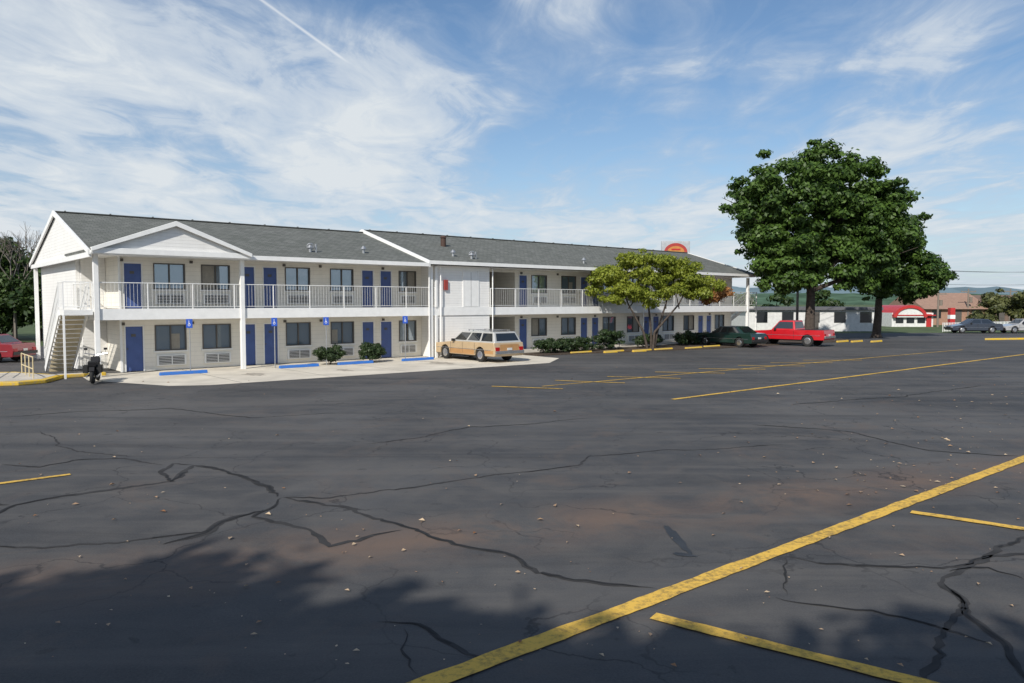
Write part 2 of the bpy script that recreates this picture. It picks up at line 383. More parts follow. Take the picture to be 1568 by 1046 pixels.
# ------------------------------------------------------------------ motel building
B=empty('motel_building',P1,ANG)
K=.983
Dr=[(1.36,2.16),(6.45,7.2),(7.55,8.32),(12.93,13.7),(14.05,14.82),(24.0,24.75),(29.5,30.25),(30.6,31.35),(36.05,36.8),(37.15,37.9),(42.7,43.45),(43.8,44.55)]
Wn=[(2.6,3.95),(4.66,5.98),(8.70,10.02),(11.13,12.47),(15.25,16.38),(25.08,26.42),(27.72,29.08),(31.73,33.07),(34.28,35.62),(38.33,39.67),(40.88,42.22),(45.0,46.3)]
Dr=[(a*K,b*K) for a,b in Dr]; Wn=[(a*K,b*K) for a,b in Wn]
BRZ=(21.3,23.3)
Z2=2.72
walls=M(); doors=M(); frames=M(); glass=M(); dark=M(); acw=M(); acd=M(); wtrim=M(); plaq=M(); blind=M()
def wall(mm,t0,t1,z0,z1,ops,w0=1.5,w1=1.66):
    ts=sorted({t0,t1,*[o[0] for o in ops if t0<o[0]<t1],*[o[1] for o in ops if t0<o[1]<t1]})
    for a,b in zip(ts,ts[1:]):
        c=(a+b)/2; hit=[o for o in ops if o[0]<c<o[1]]
        zs=[z0]+[z for o in sorted(hit,key=lambda o:o[2]) for z in (o[2],o[3])]+[z1]
        for i in range(0,len(zs),2):
            if zs[i+1]-zs[i]>.001: mm.box(a,b,w0,w1,zs[i],zs[i+1])
for fl,(zf,zt) in enumerate(((0.02,2.34),(Z2,5.0))):
    ops=[]
    for a,b in Dr: ops.append((a,b,zf+.001,zf+1.99))
    for a,b in Wn: ops.append((a,b,zf+.85,zf+1.99))
    ops.append((BRZ[0],BRZ[1],zf+.001,zf+2.1))
    wall(walls,1.25,46.4,zf,zt,ops)
    for i,(a,b) in enumerate(Dr):
        doors.box(a+.05,b-.05,1.53,1.58,zf+.02,zf+1.94)
        for x in (a,b-.05): wtrim.box(x,x+.05,1.47,1.6,zf,zf+1.99)
        wtrim.box(a+.05,b-.05,1.47,1.6,zf+1.94,zf+1.99)
        plaq.box(a+.28,a+.46,1.51,1.53,zf+1.5,zf+1.62)
        acd.box(a+.1,a+.14,1.49,1.53,zf+.95,zf+1.02)
    for i,(a,b) in enumerate(Wn):
        z0,z1=zf+.85,zf+1.99
        for x in (a,b-.045): frames.box(x,x+.045,1.47,1.6,z0,z1)
        frames.box(a+.045,b-.045,1.47,1.6,z0,z0+.045); frames.box(a+.045,b-.045,1.47,1.6,z1-.045,z1)
        c=(a+b)/2; frames.box(c-.025,c+.025,1.49,1.58,z0+.045,z1-.045)
        wtrim.box(a-.06,b+.06,1.44,1.499,z0-.07,z0-.002)
        glass.box(a+.04,c-.02,1.55,1.56,z0+.04,z1-.04); glass.box(c+.02,b-.04,1.565,1.575,z0+.04,z1-.04)
        if (i*7+fl*3)%5<2:
            x0=a+.05 if i%2 else c+.03; blind.box(x0,x0+(b-a)/2-(.09 if i%3 else .3),1.546,1.549,z0+.05,z1-.05-(.35 if i%3==0 else 0))
        acw.box(a+.05,b-.05,1.40,1.499,zf+.20,zf+.66)
        acd.box(a+.13,b-.13,1.385,1.399,zf+.25,zf+.61)
        for k_ in range(5): acw.box(a+.13,b-.13,1.372,1.384,zf+.28+k_*.07,zf+.30+k_*.07)
        acw.box(c-.02,c+.02,1.36,1.371,zf+.25,zf+.61)
    wall(walls,BRZ[0]-.12,BRZ[0]-.001,zf,zt,[],1.67,8); wall(walls,BRZ[1]+.001,BRZ[1]+.12,zf,zt,[],1.67,8)
    dark.box(BRZ[0],BRZ[1],7.6,7.7,zf,zt)  # near-black panel closing the breezeway, its colour stands in for shade
    walls.box(1.25,1.41,1.661,4.3,zf,zt)
walls.obj('facade_walls',m_wall,B); doors.obj('room_doors',m_blue,B); frames.obj('window_frames',m_frame,B)
glass.obj('window_glass',m_glass,B); blind.obj('window_curtains',m_curt,B)
acw.obj('ac_unit_covers',m_white,B); acd.obj('ac_grilles',m_ac,B); plaq.obj('door_number_plaques',m_ac,B)
dark.obj('breezeway_shade_panel',m_dark,B)
bl=M()
for z0,z1 in ((.02,2.27),(2.74,4.98)):
    bl.box(16.45,20.1,0,1.49,z0,z1)
bl.box(0.1,.26,4.31,13.2,.02,5.0); bl.box(.27,1.24,4.14,4.3,.02,5.0)
bl.box(.27,46.3,13.04,13.2,.02,5.0); bl.box(46.41,46.56,1.5,13.2,.02,5.0)
bl.obj('siding_walls',m_wall2,B)
ud=M()
for a in (18.3,18.77): 
    ud.box(a,a+.45,-.03,-.002,Z2+.05,Z2+1.95)
ud.box(18.2,18.29,-.035,-.002,Z2+.03,Z2+2.02); ud.box(19.23,19.32,-.035,-.002,Z2+.03,Z2+2.02)
ud.obj('utility_double_door',m_white,B)
sg=M(); sg.box(18.755,18.768,-.034,-.002,Z2+.05,Z2+1.95); sg.obj('door_gap',m_frame,B)
fe=M(); fe.box(16.9,17.12,-.12,-.002,Z2+.95,Z2+1.5); fe.box(20.4,20.6,1.35,1.499,.95,1.45); fe.obj('extinguisher_cabinet',simple('cabinet_red',(.30,.05,.04),.4),B)
slb=M(); slb.box(-.0,46.5,0.02,1.49,2.36,2.70); slb.box(.02,1.24,1.491,4.13,2.36,2.70)
slb.obj('balcony_slab',m_conc,B)
fa=M(); fa.box(-.06,46.56,-.05,.018,2.28,2.735); fa.box(-.06,-.001,.02,4.3,2.28,2.735)
fa.box(.0,46.4,.02,1.46,2.345,2.358)
for t in (.0,5.86,16.05,46.45):
    for zz0,zz1 in ((.0,2.279),(2.736,4.93)):
        fa.box(t-.09,t+.09,-.12,.08,zz0,zz1)
    fa.box(t-.09,t+.09,-.12,-.051,2.2795,2.7355)
fa.box(16.3,16.44,-.1,.05,0,2.279); fa.box(16.3,16.44,-.1,.05,2.736,4.93)
for w_ in (13.0,): fa.box(-.25,-.08,w_-.09,w_+.09,0,4.93)
wtrim.box(1.17,1.249,1.44,1.55,.02,2.34); wtrim.box(1.17,1.249,1.44,1.55,2.71,4.98)
fa.obj('columns_and_fascia',m_white,B,bevel=.01); wtrim.obj('door_and_window_trim',m_white,B)
rl=M()
def railrun(mm,p0,p1,h=1.08,sp=.14,post=1.9):
    p0=Vector(p0);p1=Vector(p1); L=(p1-p0).length; u=(p1-p0)/L; Zv=Vector((0,0,1))
    mm.beam(p0+Zv*h,p1+Zv*h,.045,.03); mm.beam(p0+Zv*.1,p1+Zv*.1,.03,.022)
    n=int(L/sp)
    for i in range(n+1):
        p=p0+u*(L*i/n); mm.beam(p+Zv*.1,p+Zv*h,.008,.008)
    n=max(1,round(L/post))
    for i in range(n+1):
        p=p0+u*(L*i/n); mm.beam(p,p+Zv*h,.035,.035)
railrun(rl,(.12,-.02,Z2),(16.3,-.02,Z2)); railrun(rl,(20.15,-.02,Z2),(46.4,-.02,Z2)); railrun(rl,(-.03,1.1,Z2),(-.03,4.2,Z2))
rl.obj('balcony_railing',m_white,B)
def stairs(t0,t1,wt,wb,outside):
    st=M(); n=14; Zt=2.7
    for i in range(1,n):
        z=Zt*(1-i/n); ww=wt+(wb-wt)*(i-.5)/n; st.box(t0+.06,t1-.06,ww-.02,ww+.27,z-.045,z)
    for t in (t0,t1):
        st.beam((t,wt-.05,Zt-.12),(t,wb,.08),.05,.26)
        st.beam((t,wt,Zt+1.0),(t,wb+.05,1.0),.045,.045); st.beam((t,wt,Zt+.5),(t,wb+.05,.5),.03,.03)
        for i in range(0,n*2+1):
            f=i/(2*n); z=Zt*(1-f); st.beam((t,wt+(wb-wt)*f,z),(t,wt+(wb-wt)*f,z+1.0),.014,.014)
    st.box(t0,t1,-.05,wt-.03,2.5,2.69)
    for t in (t0,): railrun(st,(t,0,Z2),(t,wt,Z2))
    railrun(st,(t0,-.02,Z2),(t1,-.02,Z2))
    st.beam((t0,0,0),(t0,0,2.5),.07,.07)
    return st
stairs(-1.15,-.14,1.0,4.4,-1).obj('end_stair',m_white,B)
st=M(); stairs(47.75,46.7,1.0,4.4,1).obj('far_end_stair',m_white,B)
tan=M()
for i in range(1,14):
    z=2.7*(1-i/14); ww=1+(3.4)*(i-.5)/14; tan.box(-1.08,-.21,ww-.03,ww-.021,z-.19,z-.05)
tan.obj('stair_risers',simple('stair_risers',(.50,.42,.28),.7),B)
SL=.30; WR=6.6; T0=-.28
def roofsec(t0,t1,dz,nm):
    r=M(); e=-.45; z0=5.06+dz; zr=z0+SL*(WR-e); th=.10
    for sgn in (0,1):
        w0,w1=(e,WR) if sgn==0 else (2*WR-e,WR)
        pts=[(w0,z0),(w1,zr),(w1,zr-th),(w0,z0-th)]
        r.prism(pts,'x',t0,t1)
    r.obj(nm,m_sh,B)
    rc=M(); rc.beam((t0,WR-.1,zr+.0),(t1,WR-.1,zr+.0),.22,.04); 
    n=int((t1-t0)/1.9)
    for i in range(n): 
        t=t0+.4+i*1.9; rc.box(t,t+.06,WR-.12,WR+.02,zr+.015,zr+.065)
    rc.obj(nm+'_ridge_cap',simple(nm+'_cap',(.10,.105,.10),.9),B)
    f=M()
    for w0 in (e-.09,2*WR-e+.001): f.box(t0,t1,w0,w0+.089,z0-.17,z0+.02)
    for w0,w1 in ((e,1.5),):  f.box(t0+.02,t1-.02,w0+.001,w1,z0-.125,z0-.105)
    return f,z0,zr
DZ=.13
f1,z01,zr1=roofsec(T0,15.7,0,'roof_west')
f2,z02,zr2=roofsec(15.7,47.2,DZ,'roof_east')
def rake(mm,t,z0,zr,h=.30,th=.07):
    for w0,w1 in ((-.54,WR),(13.74,WR)):
        za=z0-.03; pts=[(w0,za+.04),(w1,zr+.05),(w1,zr+.05-h),(w0,za+.04-h*.8)]
        mm.prism(pts,'x',t-th,t-.001)
rake(f1,T0,z01,zr1,.24); rake(f2,15.7,z02,zr2,.42,.09); rake(f2,47.28,z02,zr2,.24)
gs=M(); 
gs.prism([(-.3,4.9),(13.5,4.9),(13.5,4.96),(WR,zr1-.13),(-.3,4.96)],'x',T0+.07,T0+.15)
gs.prism([(-.3,5.0),(13.5,5.0),(WR,zr2-.13)],'x',47.05,47.15)
gs.obj('gable_siding',m_wall2,B)
f1.box(T0-.02,T0+.065,-.44,13.6,4.78,4.98)
f1.box(T0+.151,46.4,.02,13.0,4.985,4.999) 
f1.obj('west_eave_trim',m_white,B); f2.obj('east_eave_trim',m_white,B)
pg=M(); ap=2.92; za=6.33; e0=-.26; e1=6.1; zb=5.12
for a in (e0,e1):
    pts=[(a,zb),(ap,za),(ap,za-.09),(a,zb-.09)]
    pg.prism(pts,'y',-.62,4.6)
pg.obj('porch_gable_roof',m_sh,B)
pt=M(); pt.prism([(e0+.25,zb-.02),(e1-.25,zb-.02),(ap,za-.12)],'y',-.50,-.42); pt.obj('porch_pediment_siding',m_wall2,B)
tr=M()
for a in (e0,e1): tr.prism([(a,zb+.03),(ap,za+.04),(ap,za-.17),(a,zb-.13)],'y',-.70,-.625)
tr.box(e0,e1,-.60,-.505,4.93,5.16)
tr.obj('porch_gable_trim',m_white,B,bevel=.01)
ds=M()
for t in (15.85,16.6,20.2,33.5): ds.cyl((t,-.17,.1),(t,-.17,4.9),.035,n=8)
ds.obj('downspouts',m_white,B)
def rz(t,w_,dz=0): return 5.06+dz+SL*(w_+.45)
vt=M(); dk=M()
for t,w_,dz in ((9.6,.9,0),(12.7,1.2,0),(18.2,.9,DZ),(19.2,.5,DZ),(28.5,.7,DZ)):
    z=rz(t,w_,dz); vt.cyl((t,w_,z-.05),(t,w_,z+.22),.07,n=10); vt.cyl((t,w_,z+.2),(t,w_,z+.36),.16,.05,n=12)
    if t in (9.6,19.2): vt.torus((t,w_-.02,z+.25),(.4,1,.3),.16,.03); vt.cyl((t+.3,w_,z-.05),(t+.3,w_,z+.4),.05,n=8)
vt.obj('roof_vents',m_metal,B,smooth=False)
z=rz(19.3,3.4,DZ); dk.cyl((19.3,3.4,z-.1),(19.3,3.4,z+.5),.16,n=12); dk.cyl((19.3,3.4,z+.5),(19.3,3.4,z+.62),.22,.1,n=12)
dk.obj('roof_flue',simple('rusty_flue',(.07,.04,.03),.7),B)
lf=M()
for t in (1.3,4.15,8.5,10.4,14.0,23.8,26.9,30.4,36.9,43.5):
    for zf in (0,Z2): lf.box(t-.06,t+.06,1.42,1.499,zf+2.02,zf+2.14)
lf.obj('wall_lights',m_frame,B)

# ------------------------------------------------------------------ foliage generators
def leaves(name,mat,clumps,n,size,parent=None,jit=.5,fill=.35,spread=.07):
    c=np.array(clumps,float); vol=(c[:,3]*c[:,4]*c[:,5])**(2/3); pr=vol/vol.sum()
    idx=np.random.choice(len(c),n,p=pr); d=np.random.normal(size=(n,3)); d/=np.linalg.norm(d,axis=1)[:,None]
    r=1-np.random.rand(n)**1.5*fill; r=r*(1+np.random.normal(0,spread,n))
    pos=c[idx,:3]+d*r[:,None]*c[idx,3:6]
    nrm=d+np.array([0,0,.35])+np.random.normal(0,jit,(n,3)); nrm/=np.linalg.norm(nrm,axis=1)[:,None]
    ref=np.random.normal(size=(n,3)); u=np.cross(nrm,ref); u/=np.linalg.norm(u,axis=1)[:,None]; v=np.cross(nrm,u)
    s_=size*np.random.uniform(.55,1.3,n)[:,None]
    q0=pos+u*s_; q1=pos+v*s_*.55+nrm*s_*.12; q2=pos-u*s_; q3=pos-v*s_*.55+nrm*s_*.12
    V=np.stack([q0,q1,q2,q3],1).reshape(-1,3)
    V[:,2]=np.maximum(V[:,2],.06)
    me=bpy.data.meshes.new(name); me.vertices.add(4*n); me.vertices.foreach_set('co',V.ravel())
    me.loops.add(4*n); me.loops.foreach_set('vertex_index',np.arange(4*n,dtype=np.int32))
    me.polygons.add(n); me.polygons.foreach_set('loop_start',np.arange(0,4*n,4,dtype=np.int32)); me.polygons.foreach_set('loop_total',np.full(n,4,dtype=np.int32))
    me.update(); me.validate(); me.materials.append(mat)
    o=bpy.data.objects.new(name,me); COL.objects.link(o)
    if parent: o.parent=parent
    return o
def subclumps(lobes,per,rmin,rmax):
    out=[]
    for (x,y,z,rx,ry,rz_) in lobes:
        for i in range(per):
            d=np.random.normal(size=3); d/=np.linalg.norm(d); k=random.uniform(.35,1.08)
            r=random.uniform(rmin,rmax)*(1.25-.5*k)
            out.append((x+d[0]*rx*k,y+d[1]*ry*k,z+d[2]*rz_*k,r*random.uniform(.9,1.5),r*random.uniform(.9,1.5),r*random.uniform(.5,.85)))
    return out
def branches(mm,base,lobes,r,trunk_top,sub=4):
    b=Vector(base); tt=Vector(trunk_top)
    pts=[b+(tt-b)*f+Vector((random.gauss(0,.06),random.gauss(0,.06),0))*(f>0) for f in (0,.35,.7,1)]
    mm.cyl(b-Vector((0,0,.1)),b+Vector((0,0,.35)),r*1.5,r*1.02,12,False)
    for i in range(3): mm.cyl(pts[i]+Vector((0,0,.3 if i==0 else 0)),pts[i+1],r*(1-.13*i),r*(1-.13*(i+1)),12,False)
    for l in lobes:
        c=Vector(l[:3]); s_=pts[2].lerp(pts[3],random.uniform(.2,1)); mid=s_.lerp(c,.5)+Vector((random.gauss(0,.3),random.gauss(0,.3),-.2))
        mm.cyl(s_,mid,r*.5,r*.33,8,False); mm.cyl(mid,c,r*.33,r*.15,8,False)
        for i in range(sub):
            e=c+Vector((random.gauss(0,.5)*l[3],random.gauss(0,.5)*l[4],random.gauss(0,.4)*l[5])); mm.cyl(mid.lerp(c,random.uniform(.2,1)),e,r*.16,r*.04,6,False)
def tree(name,loc,lobes,r,ttop,mat,n,size,per,rmin,rmax,fill=.35,spread=.07):
    e=empty(name,loc); q=M(); branches(q,(0,0,0),lobes,r,ttop); q.obj('trunk_and_limbs',m_bark,e,smooth=True)
    leaves('foliage',mat,subclumps(lobes,per,rmin,rmax),n,size,e,fill=fill,spread=spread); return e
m_oak=foliage('oak_leaves',(.020,.050,.011),(.115,.20,.036),.45,.34)
m_dkl=foliage('dark_leaves',(.020,.045,.014),(.075,.12,.03),.3,.3)
m_yg=foliage('yellow_green_leaves',(.14,.19,.022),(.38,.42,.06),.7,.45)
m_org=foliage('orange_leaves',(.26,.10,.03),(.50,.26,.10),.7,.4)
m_bsh=foliage('hedge_leaves',(.018,.036,.014),(.055,.09,.028),1.5,.2)
L1=[(-.7,0,11.4,4.2,3.8,3.6),(-3.9,-.3,10.6,3.0,2.8,2.8),(3.3,.3,11.8,3.2,3.2,3.1),(5.3,0,9.6,3.0,3.0,2.8),(-.2,0,7.8,4.4,3.8,3.0),(-2.0,-.5,5.6,2.5,2.4,2.0),(3.4,0,6.0,3.3,2.8,2.4),(-3.4,.5,8.0,2.3,2.2,1.9),(2.2,0,8.8,3.4,3.4,3.0)]
tree('oak_tree',(22.9,58,0),L1,.42,(.1,0,5.0),m_oak,105000,.175,46,.42,1.05,.6,.16)
L2=[(0,0,11.0,1.8,1.8,1.9),(1.3,0,8.6,2.9,2.8,2.4),(3.0,0,6.0,2.6,2.6,2.1),(-.3,0,5.4,3.0,2.8,2.2),(-2.0,0,8.2,2.7,2.6,2.4),(1.8,0,4.6,2.8,2.4,1.5),(3.9,0,4.8,1.8,1.8,1.2)]
tree('oak_tree',(31.0,64,0),L2,.36,(.2,0,4.6),m_oak,68000,.18,42,.4,.95,.6,.16)
L3=[(-2.6,0,3.9,1.6,1.4,.9),(-1.0,0,5.3,1.4,1.3,1.2),(.4,0,4.9,1.7,1.4,1.2),(1.9,0,4.7,1.6,1.3,1.1),(0,-.3,3.8,2.2,1.5,.9),(2.9,0,3.9,1.4,1.2,.9),(-2.9,0,4.7,.8,.8,.6)]
e=empty('ornamental_tree',(8.9,48,0)); q=M()
for dx,dy,tx in ((-.5,0,-1.5),(0,.1,-.2),(.35,0,.9),(.15,-.2,1.7)):
    q.cyl((dx*.5,dy,0),(dx,dy,1.1),.09,.075,8,False); q.cyl((dx,dy,1.1),(tx,dy,2.9),.075,.05,8,False); q.cyl((tx,dy,2.9),(tx*1.4,dy,4.4),.05,.02,8,False); q.cyl((tx,dy,2.6),(tx*.5+.6,dy+.5,4.2),.04,.015,6,False)
q.obj('trunks',m_bark,e,smooth=True)
leaves('foliage',m_yg,subclumps(L3,22,.28,.6),36000,.09,e,fill=.6,spread=.15)
leaves('turning_foliage',m_org,subclumps([(4.1,.4,3.4,1.1,.8,.55)],16,.25,.45),3800,.09,e,fill=.6,spread=.15)
SH=1/math.tan(EL)
def behind(cx,cy,h): return (cx+to_sun.x*SH*h,cy+to_sun.y*SH*h,0)
LB=[(0,0,10,4.8,3.6,2.4),(-4.8,0,9.8,3.8,3.2,2),(4.0,-.3,9.8,3.1,3.0,2),(1.5,-3,9.5,3.5,2.4,2),(-3,-3,9.5,3.5,2.4,2),(1.8,.4,10,2.8,2.4,2)]
tree('shade_tree',behind(-4.2,3.3,10),LB,.4,(0,0,7),m_oak,36000,.33,26,.8,1.5,.6,.12)
LB=[(0,0,9.5,3.6,2.6,2.0),(3.2,0,9.8,2.6,2.6,1.7),(0,-2.6,9.5,3.6,2.0,1.6)]
tree('shade_tree',behind(5.4,3.4,9.5),LB,.35,(0,0,7),m_oak,15000,.28,20,.7,1.3,.6,.12)

def shrub(t,w_,rx,ry,h,name='round_shrub',n=6000):
    e=empty(name,W(t,w_,0),ANG)
    q=M()
    for i in range(6): a=random.uniform(0,6.28); q.cyl((0,0,0),(math.cos(a)*rx*.6,math.sin(a)*ry*.6,h*.8),.02,.008,6)
    q.obj('stems',m_bark,e)
    lob=[(0,0,h*.52,rx*.8,ry*.8,h*.36)]
    leaves('foliage',m_bsh,subclumps(lob,60,.15,.26),n,.045,e,fill=.9); return e
shrub(9.9,-.5,.9,.65,1.05,n=11000); shrub(12.1,-.5,.9,.65,1.05,n=11000)
for t0,t1,h in ((22.2,26.6,.95),(26.9,29.2,1.5),(35,39,1.0),(31,33,1.0)):
    e=empty('hedge',W((t0+t1)/2,-1.8,0),ANG); L=(t1-t0)/2; q=M()
    for i in range(int(L*6)): x=random.uniform(-L,L); q.cyl((x,0,0),(x+random.gauss(0,.2),random.gauss(0,.2),h*.8),.02,.01,6)
    q.obj('stems',m_bark,e)
    lob=[(x,0,h*.52,.6,.55,h*.42) for x in np.arange(-L+.4,L-.3,.4)]
    leaves('foliage',m_bsh,subclumps(lob,14,.16,.30),int(5200*L),.06,e,fill=.9)

# ------------------------------------------------------------------ kerbs, stops, signs
def wheelstop(c,dirv,L,mat,name):
    e=empty(name,(c[0],c[1],0.006),math.atan2(dirv[1],dirv[0])); q=M()
    q.prism([(-.09,0),(.09,0),(.055,.13),(-.055,.13)],'x',-L/2,L/2); q.obj('block',mat,e,bevel=.015)
for t in (3.0,8.1,11.0,14.6): wheelstop(W(t,-.95),D,1.9,m_bluek,'blue_wheel_stop')
for px,py in ((890,541.5),(940,540),(983,538.5),(1016,536.5),(1062,534.5),(1090,532),(1290,524),(1312,524),(1342,524)):
    wheelstop(g(px,py),D,1.7,m_yelk,'yellow_wheel_stop')
m_sblue=simple('sign_blue',(.02,.08,.42),.4)
def sign(px,t,w_,h=2.3,hw=.13):
    e=empty('accessible_parking_sign',W(t,w_,0),.15); q=M(); q.cyl((0,0,0),(0,0,h),.024,n=8); q.obj('post',m_metal,e)
    q=M(); q.box(-hw,hw,-.045,-.03,h-.38,h); q.obj('panel',m_sblue,e,bevel=.005)
    q=M(); q.torus((.0,-.05,h-.25),(0,1,0),.045,.009,14,6); q.box(-.018,.0,-.052,-.046,h-.22,h-.12); q.box(-.018,.035,-.052,-.046,h-.205,h-.19); q.cyl((-.01,-.052,h-.09),(-.01,-.046,h-.09),.016,n=10); q.obj('symbol',m_white,e)
for px,t,w_ in ((283,3.35,-.7),(417,7.1,-.6),(495,9.6,-.7),(612,14.0,-.7)): sign(px,t,w_)
e=empty('kerb_island',W(-2.6,.6,0),ANG); q=M()
isl=[(-1.6,-1.0),(-1.2,-1.9),(-.3,-2.2),(.6,-1.9),(1.5,-.2),(3.0,-.1),(3.0,.3),(1.2,.3),(.2,2.6),(-.6,3.0)]
q.prism(isl,'z',0,.14); q.obj('kerb',m_yelk,e,bevel=.03)
q=M(); q.prism([(x*.82,y*.82) for x,y in isl],'z',.1,.146); q.obj('top',m_conc,e)
q=M()
for x0,y0,x1,y1 in ((-1.2,-1.0,-.4,2.4),(.3,-1.2,.3,1.6)):
    railpts=[Vector((x0,y0,0)),Vector((x1,y1,0))]
    for k_ in range(4):
        p=railpts[0].lerp(railpts[1],k_/3); q.cyl(p+Vector((0,0,.14)),p+Vector((0,0,.95)),.022,n=8)
    for h in (.5,.95): q.cyl(railpts[0]+Vector((0,0,h)),railpts[1]+Vector((0,0,h)),.022,n=8)
q.obj('hand_rail',simple('cream_rail',(.6,.5,.3),.5),e)

# ------------------------------------------------------------------ vehicles
def carpaint(n,c): 
    return simple(n,c,.32,.1,var=.06,coat=.8,spec=.5)
m_cg=glassm('car_glass',(.015,.018,.02),1.9); m_blk=simple('black_plastic',(.02,.02,.02),.5)
m_tail=simple('tail_lamp_red',(.35,.01,.01),.25); m_head=simple('head_lamp',(.6,.6,.58),.15)
def vehicle(name,loc,yaw,kind,paint,roofm=None,s=1,trim=None):
    e=empty(name,(loc[0],loc[1],.006),yaw,s)
    sp={'wagon':dict(L=5.0,W=1.82,xf=1.5,xr=-1.35,wr=.335,zb=.30,top=[(2.44,.34),(2.5,.48),(2.47,.74),(2.3,.80),(1.15,.90),(.9,.93),(-2.42,.95),(-2.5,.6),(-2.47,.34)],gh=(1.05,-2.42,.35,-2.14,1.45),zt=.92),
        'sedan':dict(L=4.7,W=1.75,xf=1.4,xr=-1.35,wr=.32,zb=.28,top=[(2.28,.32),(2.35,.5),(2.28,.68),(1.2,.86),(.9,.9),(-1.55,.95),(-2.25,.92),(-2.35,.62),(-2.3,.32)],gh=(1.0,-1.75,.3,-1.05,1.38),zt=.89),
        'pickup':dict(L=5.3,W=1.86,xf=1.65,xr=-1.5,wr=.38,zb=.45,top=[(2.55,.48),(2.65,.62),(2.62,.98),(1.25,1.06),(1.0,1.10),(-2.6,1.12),(-2.65,.7),(-2.6,.48)],gh=(1.1,-.62,.55,-.48,1.74),zt=1.07),
        'suv':dict(L=4.7,W=1.85,xf=1.45,xr=-1.4,wr=.37,zb=.38,top=[(2.28,.42),(2.35,.6),(2.3,.9),(1.2,1.02),(.9,1.05),(-2.25,1.08),(-2.35,.7),(-2.3,.42)],gh=(1.1,-2.25,.45,-2.0,1.7),zt=1.03)}[kind]
    W2=sp['W']/2; zb=sp['zb']; ra=sp['wr']+.06; wz=sp['wr']
    pts=[(-sp['L']/2+.06,zb)]
    for cx in (sp['xr'],sp['xf']):
        a0=math.asin(max(-1,min(1,(zb-wz)/ra)))
        for i in range(11):
            t=math.pi-a0-(math.pi-2*a0)*i/10; pts.append((cx+ra*math.cos(t),wz+ra*math.sin(t)))
    pts.append((sp['L']/2-.06,zb)); pts+=sp['top']
    q=M(); q.prism(pts,'y',-W2,W2); q.obj('body',paint,e,bevel=.055,seg=3,smooth=False)
    b0,b1,t0,t1,zt=sp['gh']; wb=W2-.05; wt=W2-.24; z0=sp['zt']
    c=[Vector(p) for p in ((b1,-wb,z0),(b0,-wb,z0),(b0,wb,z0),(b1,wb,z0),(t1,-wt,zt),(t0,-wt,zt),(t0,wt,zt),(t1,wt,zt))]
    q=M(); q.add(c,[(0,3,2,1),(4,5,6,7),(0,1,5,4),(1,2,6,5),(2,3,7,6),(3,0,4,7)]); q.obj('cabin',roofm or paint,e,bevel=.05,seg=3)
    gl=M()
    def pane(A,B_,C,D_,u0,u1,v0,v1):
        n=(B_-A).cross(D_-A).normalized()*.008
        ctr=(A+B_+C+D_)/4
        if n.dot(ctr-Vector((0,0,1)))<0: n=-n
        f=lambda u,v:(A.lerp(B_,u)).lerp(D_.lerp(C,u),v)+n
        gl.quad(f(u0,v0),f(u1,v0),f(u1,v1),f(u0,v1))
    sides={'wagon':[(.04,.30),(.34,.62),(.66,.95)],'suv':[(.04,.30),(.34,.62),(.66,.95)],'sedan':[(.10,.48),(.53,.93)],'pickup':[(.08,.93)]}[kind]
    for u0,u1 in sides:
        pane(c[0],c[1],c[5],c[4],u0,u1,.16,.86); pane(c[3],c[2],c[6],c[7],u0,u1,.16,.86)
    pane(c[1],c[2],c[6],c[5],.06,.94,.12,.9); pane(c[0],c[3],c[7],c[4],.08,.92,.2,.86)
    gl.obj('glazing',m_cg,e)
    ty=M(); hb=M()
    for cx in (sp['xf'],sp['xr']):
        for sy in (-1,1):
            y0=sy*(W2-.24); y1=sy*(W2-.02)
            ty.cyl((cx,y0,wz),(cx,y1,wz),wz,n=24); hb.cyl((cx,y1,wz),(cx,y1+sy*.015,wz),wz*.6,wz*.5,n=16)
    ty.obj('tyres',m_rub,e,bevel=.03); hb.obj('wheel_covers',m_chr,e)
    L2=sp['L']/2; ch=M(); bk=M()
    zbp=zb+.12
    (ch if kind in('wagon','pickup') else bk).box(-L2-.07,-L2+.06,-W2+.04,W2-.04,zbp,zbp+.15); (ch if kind in('wagon','pickup') else bk).box(L2-.06,L2+.07,-W2+.04,W2-.04,zbp,zbp+.15)
    bk.box(-sp['xf']-.0,sp['xf'],-W2+.15,W2-.15,zb-.08,zb+.05)
    zl=z0-.12
    tl=M()
    for sy in (-1,1): 
        a,b=sorted((sy*(W2-.06),sy*(W2-.30))); tl.box(-L2-.012,-L2+.10,a,b,zl-.26,zl-.06)
    tl.obj('tail_lamps',m_tail,e,bevel=.01)
    hl=M()
    for sy in (-1,1):
        a,b=sorted((sy*(W2-.10),sy*(W2-.38))); hl.box(L2-.12,L2-.01,a,b,zl-.30,zl-.14)
    hl.box(-L2-.02,-L2+.02,-.15,.15,zbp+.17,zbp+.28); hl.obj('head_lamps_and_plate',m_head,e)
    bk.box(L2-.1,L2+.002,-.4,.4,zl-.3,zl-.15)
    for sy in (-1,1):
        a,b=sorted((sy*W2,sy*(W2+.004)))
        for x in ({'wagon':(1.0,.02,-.95),'suv':(1.0,.02,-.95),'sedan':(.95,.0,-.95),'pickup':(1.05,-.55)}[kind]): bk.box(x-.008,x+.008,a,b,zb+.08,z0-.02)
        a,b=sorted((sy*(W2-.02),sy*(W2+.015))); ch.box(-L2+.3,L2-.3,a,b,z0-.34,z0-.315)
        a,b=sorted((sy*W2,sy*(W2+.14))); bk.box(b0-.42,b0-.3,a,b,z0+.02,z0+.14)
